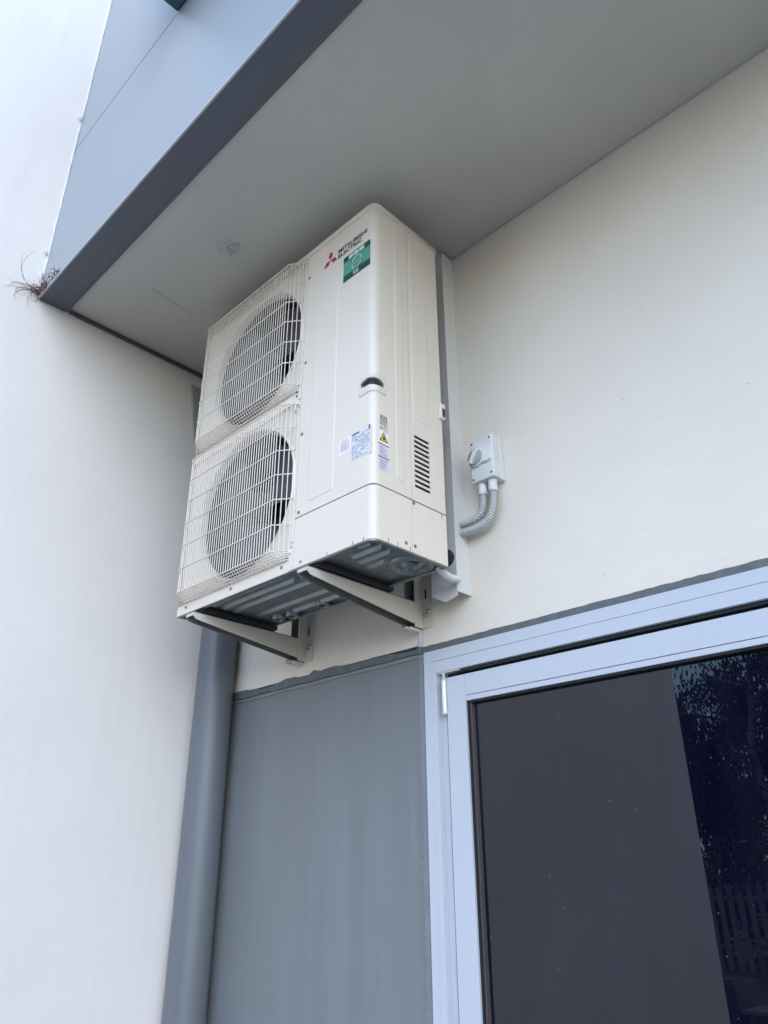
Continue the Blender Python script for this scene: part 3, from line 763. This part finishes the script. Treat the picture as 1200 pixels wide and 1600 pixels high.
# ---------------------------------------------------------------- duct cover on the wall behind the unit
DX0, DX1, DY = -.165, -.054, -.070
d = root('duct_cover', (DX1, 0, -.04), 'long white metal duct cover on the wall behind the air conditioner', 'duct')
b = bmesh.new(); T = .0015
box(DX1 - T, DX1, DY, -.0008, -.036, ZS - .012, bm=b); obj('side', b, 'duct', d)
b = bmesh.new(); prism([(DX0, ZS - .012), (DX1 - T, ZS - .012), (DX1 - T, -.050), (DX1 - .05, -.062), (DX0, -.030)], 'y', DY, DY + T, b); obj('front', b, 'duct', d)
b = bmesh.new(); box(DX0 - T, DX0, DY, -.0008, -.030, ZS - .012, bm=b); obj('side', b, 'duct', d)
b = bmesh.new(); box(DX1, DX1 + .004, -.004, -.0008, -.036, ZS - .012, bm=b); obj('flange', b, 'duct', d)
b = bmesh.new(); box(DX1 - T - .002, DX1 + .0012, DY - .002, DY + .010, -.0365, ZS - .012, bm=b); obj('fold', b, 'duct', d)
b = bmesh.new(); box(DX1 - .05, DX1 - .012, DY - .0012, DY - .0002, ZS - .02, ZS - .002, bm=b); obj('top_tab', b, 'duct', d)

# insulated pipe end and drain hose behind the unit
ip = root('insulated_pipe', (-.06, YB + .05, .03), 'black foam insulated pipe end behind the lower corner of the unit', 'pipe')
obj('foam_sleeve', tube([(-.045, YB + .004, .058), (-.046, YB + .030, .058), (-.05, YB + .052, .060)], .031, 20), 'foam', ip)
obj('pipe_core', lathe([(.012, 0), (.012, -.014), (0, -.014)], (-.10, -.10, .08), 'x', 12), 'foam', ip)
def corr(pts, r, amp, pitch, n=14):
    out = []; rad = []; P = [Vector(q) for q in pts]; L_ = [0]
    for a, c in zip(P, P[1:]): L_.append(L_[-1] + (c - a).length)
    N_ = int(L_[-1] / pitch * 6); k = 0
    for i in range(N_ + 1):
        s = L_[-1] * i / N_
        while k < len(L_) - 2 and s > L_[k + 1]: k += 1
        t = (s - L_[k]) / max(1e-9, L_[k + 1] - L_[k]); out.append(P[k].lerp(P[k + 1], t)); rad.append(r + amp * math.cos(2 * math.pi * s / pitch))
    return tube(out, r, n, radii=rad)
dh = obj('drain_hose', corr(bez((-.03, YB - .012, .012), (-.03, YB + .015, -.012), (-.035, -.13, -.018), (-.05, -.072, .004), 30), .0125, .0012, .0055), 'hose')
tag(dh, 'white ribbed drain hose curving behind the lower corner of the unit', 'hose')

# ---------------------------------------------------------------- isolator switch
SX0, SX1, SZ0, SZ1, SY = .021, .117, .333, .499, -.060
s = root('isolator_switch', ((SX0 + SX1) / 2, 0, SZ0), 'grey plastic isolator switch with a round turn knob on the white wall', 'switch')
obj('base', box(SX0 - .002, SX1 + .003, -.028, -.0008, SZ0 - .002, SZ1 + .002, .002), 'sw', s)
obj('cover', box(SX0, SX1, SY, -.0285, SZ0, SZ1, .004), 'sw', s)
KX, KZ = .050, .424
b = bmesh.new(); P = [(KX + .035 * math.cos(a), KZ + .035 * math.sin(a)) for a in [math.radians(95 + 210 * k / 24) for k in range(25)]]
P += [(KX + .02, KZ - .028), (SX1 - .020, KZ - .030), (SX1 - .008, KZ - .026), (SX1 - .008, KZ + .012), (SX1 - .02, KZ + .022), (KX + .02, KZ + .030)]
prism(P, 'y', SY - .010, SY + .001, b); bmesh.ops.recalc_face_normals(b, faces=b.faces)
bmesh.ops.bevel(b, geom=[e for e in b.edges if all(abs(v.co.y - (SY - .010)) < 1e-6 for v in e.verts)], offset=.002, segments=2, affect='EDGES')
obj('knob_plate', b, 'swk', s)
K = obj('knob', lathe([(.030, 0), (.030, -.003), (.0275, -.0045), (.0, -.0047)], (KX, SY - .010, KZ), 'y', 32), mat('knob_dial', (.33, .335, .34), .4), s)
b = box(-.0062, .0062, SY - .026, SY - .013, -.0285, .0285, .002)
bmesh.ops.rotate(b, verts=b.verts, cent=(0, 0, 0), matrix=Matrix.Rotation(math.radians(32), 3, 'Y')); bmesh.ops.translate(b, verts=b.verts, vec=(KX, 0, KZ))
obj('grip_bar', b, 'swk', K)
obj('indicator', box(KX + .009, KX + .013, SY - .0266, SY - .0255, KZ + .016, KZ + .021), 'red', K)
for x, z in ((SX0 + .010, SZ1 - .014), (SX1 - .010, SZ1 - .014), (SX0 + .010, SZ0 + .012), (SX1 - .010, SZ0 + .016)):
    obj('screw', lathe([(.0038, 0), (.0038, -.0008), (0, -.0008)], (x, SY - .0002, z), 'y', 10), 'gasket', s)
obj('hasp', box(SX1 - .001, SX1 + .003, -.045, -.036, .405, .428, .001), 'sw', s)
for x in (.047, .090):
    obj('gland', lathe([(.0, 0), (.0165, 0), (.0165, -.004), (.0155, -.006), (.0155, -.034), (.0165, -.036), (.0165, -.042), (.013, -.043)], (x, -.034, SZ0 - .001), 'z', 20), 'sw', s, True)
c1 = obj('flexible_conduit', corr(bez((.047, -.034, .292), (.047, -.034, .215), (.02, -.034, .205), (-.056, -.036, .214), 40), .0125, .0015, .0075, 16), 'cond')
tag(c1, 'upper, shorter grey ribbed conduit from the switch into the duct cover', 'conduit', 'grey ribbed conduits below the switch')
c2 = obj('flexible_conduit', corr(bez((.090, -.034, .292), (.090, -.034, .175), (.04, -.034, .175), (-.056, -.036, .180), 40), .0125, .0015, .0075, 16), 'cond')
tag(c2, 'lower, longer grey ribbed conduit from the switch into the duct cover', 'conduit', 'grey ribbed conduits below the switch')

# ---------------------------------------------------------------- teal sign box on the fascia
t = root('sign_box', (-.55, YFO, 2.366), 'dark teal sign box mounted high on the grey fascia', 'sign')
obj('case', box(-.55, 2.6, YFO - .26, YFO - .001, 2.3665, 3.2, .006), 'teal', t)
obj('trim', box(-.553, 2.603, YFO - .264, YFO - .2602, 2.362, 2.40, .001), 'teal', t)

# ---------------------------------------------------------------- dry weed caught at the end of the fascia
wd = root('dry_weed', (XS + .02, YFO - .01, ZF + .012), 'dry brown weed caught where the fascia meets the wing wall', 'weed')
def strand(p, d, n, step, curl):
    P = [Vector(p)]; d = Vector(d).normalized(); ax = Vector((random.uniform(-1, 1), random.uniform(-1, 1), random.uniform(-1, 1))).normalized()
    for i in range(n):
        d = (Matrix.Rotation(curl * random.uniform(.4, 1.5), 3, ax) @ d + Vector((0, 0, random.uniform(-.12, .12)))).normalized(); P.append(P[-1] + d * step)
    for q in P: q.x = max(q.x, XS + .003); q.y = min(q.y, YFO - .005)
    return P
b1_, b2_ = bmesh.new(), bmesh.new()
for i in range(20):
    y = YFO - .006 - random.random() * .02; x = XS + .008 + abs(random.gauss(0, .03)); z = ZF + .014 + random.random() * .02
    bb = b1_ if random.random() < .6 else b2_
    dd = (random.uniform(-.2, .5), random.uniform(-1.2, -.2), random.uniform(-.5, .7))
    n_ = random.randint(7, 12); P = strand((x, y, z), dd, n_, random.uniform(.006, .013), random.uniform(.4, .95))
    tube(P, .0012, 4, bb, radii=[.0015 * (1 - .75 * k / n_) for k in range(n_ + 1)])
for i in range(7):
    dd = (random.uniform(.0, .15), -1, random.uniform(-.35, .45)); n_ = 12
    P = strand((XS + .006, YFO - .012, ZF + .02 + random.random() * .03), dd, n_, random.uniform(.014, .021), random.uniform(.10, .38))
    tube(P, .0012, 4, b1_ if i % 3 else b2_, radii=[.0014 * (1 - .75 * k / n_) for k in range(n_ + 1)])
for i in range(20):
    x = XS + .03 + .20 * random.random() ** 1.5; P = strand((x, YFO - .006, ZF + .014), (random.uniform(.2, 1.2), -.2, .8), 6, random.uniform(.005, .012), .8)
    tube(P, .0012, 4, b1_, radii=[.0018 * (1 - .1 * k) for k in range(7)])
for i in range(40):
    x = XS + .005 + abs(random.gauss(0, .06)); c_ = Vector((x, YFO - .008 - random.random() * .012, ZF + .016 + random.random() * .018))
    u = Vector((random.uniform(-1, 1), random.uniform(-1, 1), random.uniform(-1, 1))).normalized() * .009; v = u.orthogonal().normalized() * .0035
    quad(b2_ if i % 3 == 0 else b1_, [c_ - u, c_ + v, c_ + u, c_ - v])
obj('stems', b1_, 'twig', wd)['kind'] = 'stuff'; obj('pale_stems', b2_, 'straw', wd)['kind'] = 'stuff'

# ---------------------------------------------------------------- what the door glass reflects: planter, fence, trees
pb = root('planter', (-2.1, -6.1, G), 'dark low planter box seen only in the door glass', 'planter')
obj('box', box(-2.55, -1.95, -6.4, -5.9, G, G + .72, .02), 'plinth', pb)
obj('soil', box(-2.5, -2.0, -6.35, -5.95, G + .721, G + .735), 'bark', pb)
be = root('bench', (-1.3, -6.0, G), 'slatted timber bench seen only in the door glass', 'bench')
for k in range(6): obj('slat', box(-1.90, -.5, -6.25 + k * .07, -6.19 + k * .07, G + .50 + (0 if k else .0), G + .53, .004), 'fence', be)
for k in range(3): obj('slat', box(-1.90, -.5, -6.27, -6.245, G + .08 + k * .14, G + .18 + k * .14, .004), 'fence', be)
for x in (-1.85, -.6): obj('leg', box(x, x + .06, -6.24, -5.85, G, G + .498, .004), 'plinth', be)
F = root('paling_fence', (-5, -14.2, G), 'weathered timber paling fence beyond the yard, seen in the door glass', 'fence')
for z in (.35, 1.15): obj('rail', box(-16, 10, -14.28, -14.23, G + z, G + z + .08), 'fence', F)
x = -16.0; k = 0; me = None
while x < 10:
    h = 1.45 + random.uniform(-.05, .05); wdt = .10
    b = bmesh.new(); prism([(0, 0), (wdt, 0), (wdt, h - .05), (wdt / 2, h), (0, h - .05)], 'y', 0, .02, b)
    if me is None or k % 7 == 0:
        me = bpy.data.meshes.new('paling'); b.to_mesh(me); me.materials.append(MT['fence'])
    b.free()
    o = bpy.data.objects.new('paling', me); C.objects.link(o); o.parent = F; o.location = Vector((x, -14.225, G)) - ORG[F.name]
    x += .19; k += 1
def make_tree(name, label, h, seed, pale):
    rnd = random.Random(seed)
    r = root(name, (0, 0, G), label, 'tree', 'trees across the yard')
    b = bmesh.new(); tips = []
    tr = [Vector((0, 0, G))]
    for i in range(1, 9): tr.append(tr[-1] + Vector((rnd.uniform(-.12, .16), rnd.uniform(-.12, .12), h * .85 / 8)))
    tube(tr, .14, 9, b, radii=[.17 * (1 - .095 * i) for i in range(9)])
    for k in range(24):
        i = rnd.uniform(1.4, 7.9); i0 = int(i); p0 = tr[i0].lerp(tr[i0 + 1], i - i0) if i0 < 8 else tr[8]
        a = rnd.uniform(0, 6.28); ln = rnd.uniform(.9, 2.2) * (1.15 - .07 * i); d = Vector((math.cos(a), math.sin(a), rnd.uniform(.1, .9))).normalized()
        P = [p0]
        for s_ in range(5): d = (d + Vector((rnd.uniform(-.25, .25), rnd.uniform(-.25, .25), -.14))).normalized(); P.append(P[-1] + d * ln / 5)
        tube(P, .04, 5, b, radii=[.05 * (1 - .17 * q) for q in range(6)])
        tips += P[2:]
    obj('trunk', b, 'palebark' if pale else 'bark', r)
    b = bmesh.new()
    for k in range(13000):
        t_ = rnd.choice(tips); c = t_ + Vector((rnd.gauss(0, .155), rnd.gauss(0, .155), rnd.gauss(-.16, .25)))
        u = Vector((rnd.gauss(0, .5), rnd.gauss(0, .5), -1)).normalized(); v = u.cross(Vector((rnd.uniform(-1, 1), rnd.uniform(-1, 1), .1))).normalized()
        ln = rnd.uniform(.10, .20); wv = rnd.uniform(.018, .034)
        quad(b, [c, c + u * ln * .45 + v * wv, c + u * ln, c + u * ln * .45 - v * wv])
    obj('crown', b, 'leaf', r)
    return r
T1 = make_tree('leafy_tree', '', 7.6, 3, True); T2 = make_tree('leafy_tree', '', 6.6, 9, False)
TL = [(T1, -4.6, -15.4, 0, 'tallest pale trunked tree beyond the fence in the glass reflection'), (T2, -6.6, -16.2, 40, 'dark trunked tree at the edge of the wing wall reflection'),
      (None, -2.2, -16.6, 100, 'pale trunked tree towards the right of the glass reflection'), (None, -9.5, -17, 200, 'dark trunked tree behind the wing wall'),
      (None, .8, -17, 260, 'pale trunked tree straight across the yard'), (None, -11.8, -18.5, 310, 'dark trunked tree farthest left beyond the fence'),
      (None, 4.5, -17, 150, 'pale trunked tree to the right across the yard')]
for i, (tt, x, y, rz, lab) in enumerate(TL):
    if tt is None: tt = copy_tree(T1 if i % 2 == 0 else T2)
    tt.location = (x, y, G); tt.rotation_euler.z = math.radians(rz); tt['label'] = lab

sb = bmesh.new(); rnd = random.Random(5)
for k in range(40000):
    c = Vector((rnd.uniform(-15, 9), -15.6 + rnd.gauss(0, .35), 0)); hh = 3.7 + .5 * math.sin(c.x * 1.7) + .3 * math.sin(c.x * 4.1)
    c.z = G + hh * rnd.random() ** .8
    u = Vector((rnd.gauss(0, 1), rnd.gauss(0, 1), rnd.gauss(.3, 1))).normalized(); v = u.orthogonal().normalized(); ln = rnd.uniform(.08, .16)
    quad(sb, [c, c + u * ln * .5 + v * .04, c + u * ln, c + u * ln * .5 - v * .04])
tag(obj('shrubs', sb, 'leaf'), 'dark mass of shrubs behind the paling fence', 'shrubs', kind='stuff')

# ---------------------------------------------------------------- lift everything so that the ground lies at z = 0
for o in sc.objects:
    if o.parent is None and o.type in ('MESH', 'EMPTY'): o.location.z += GZ
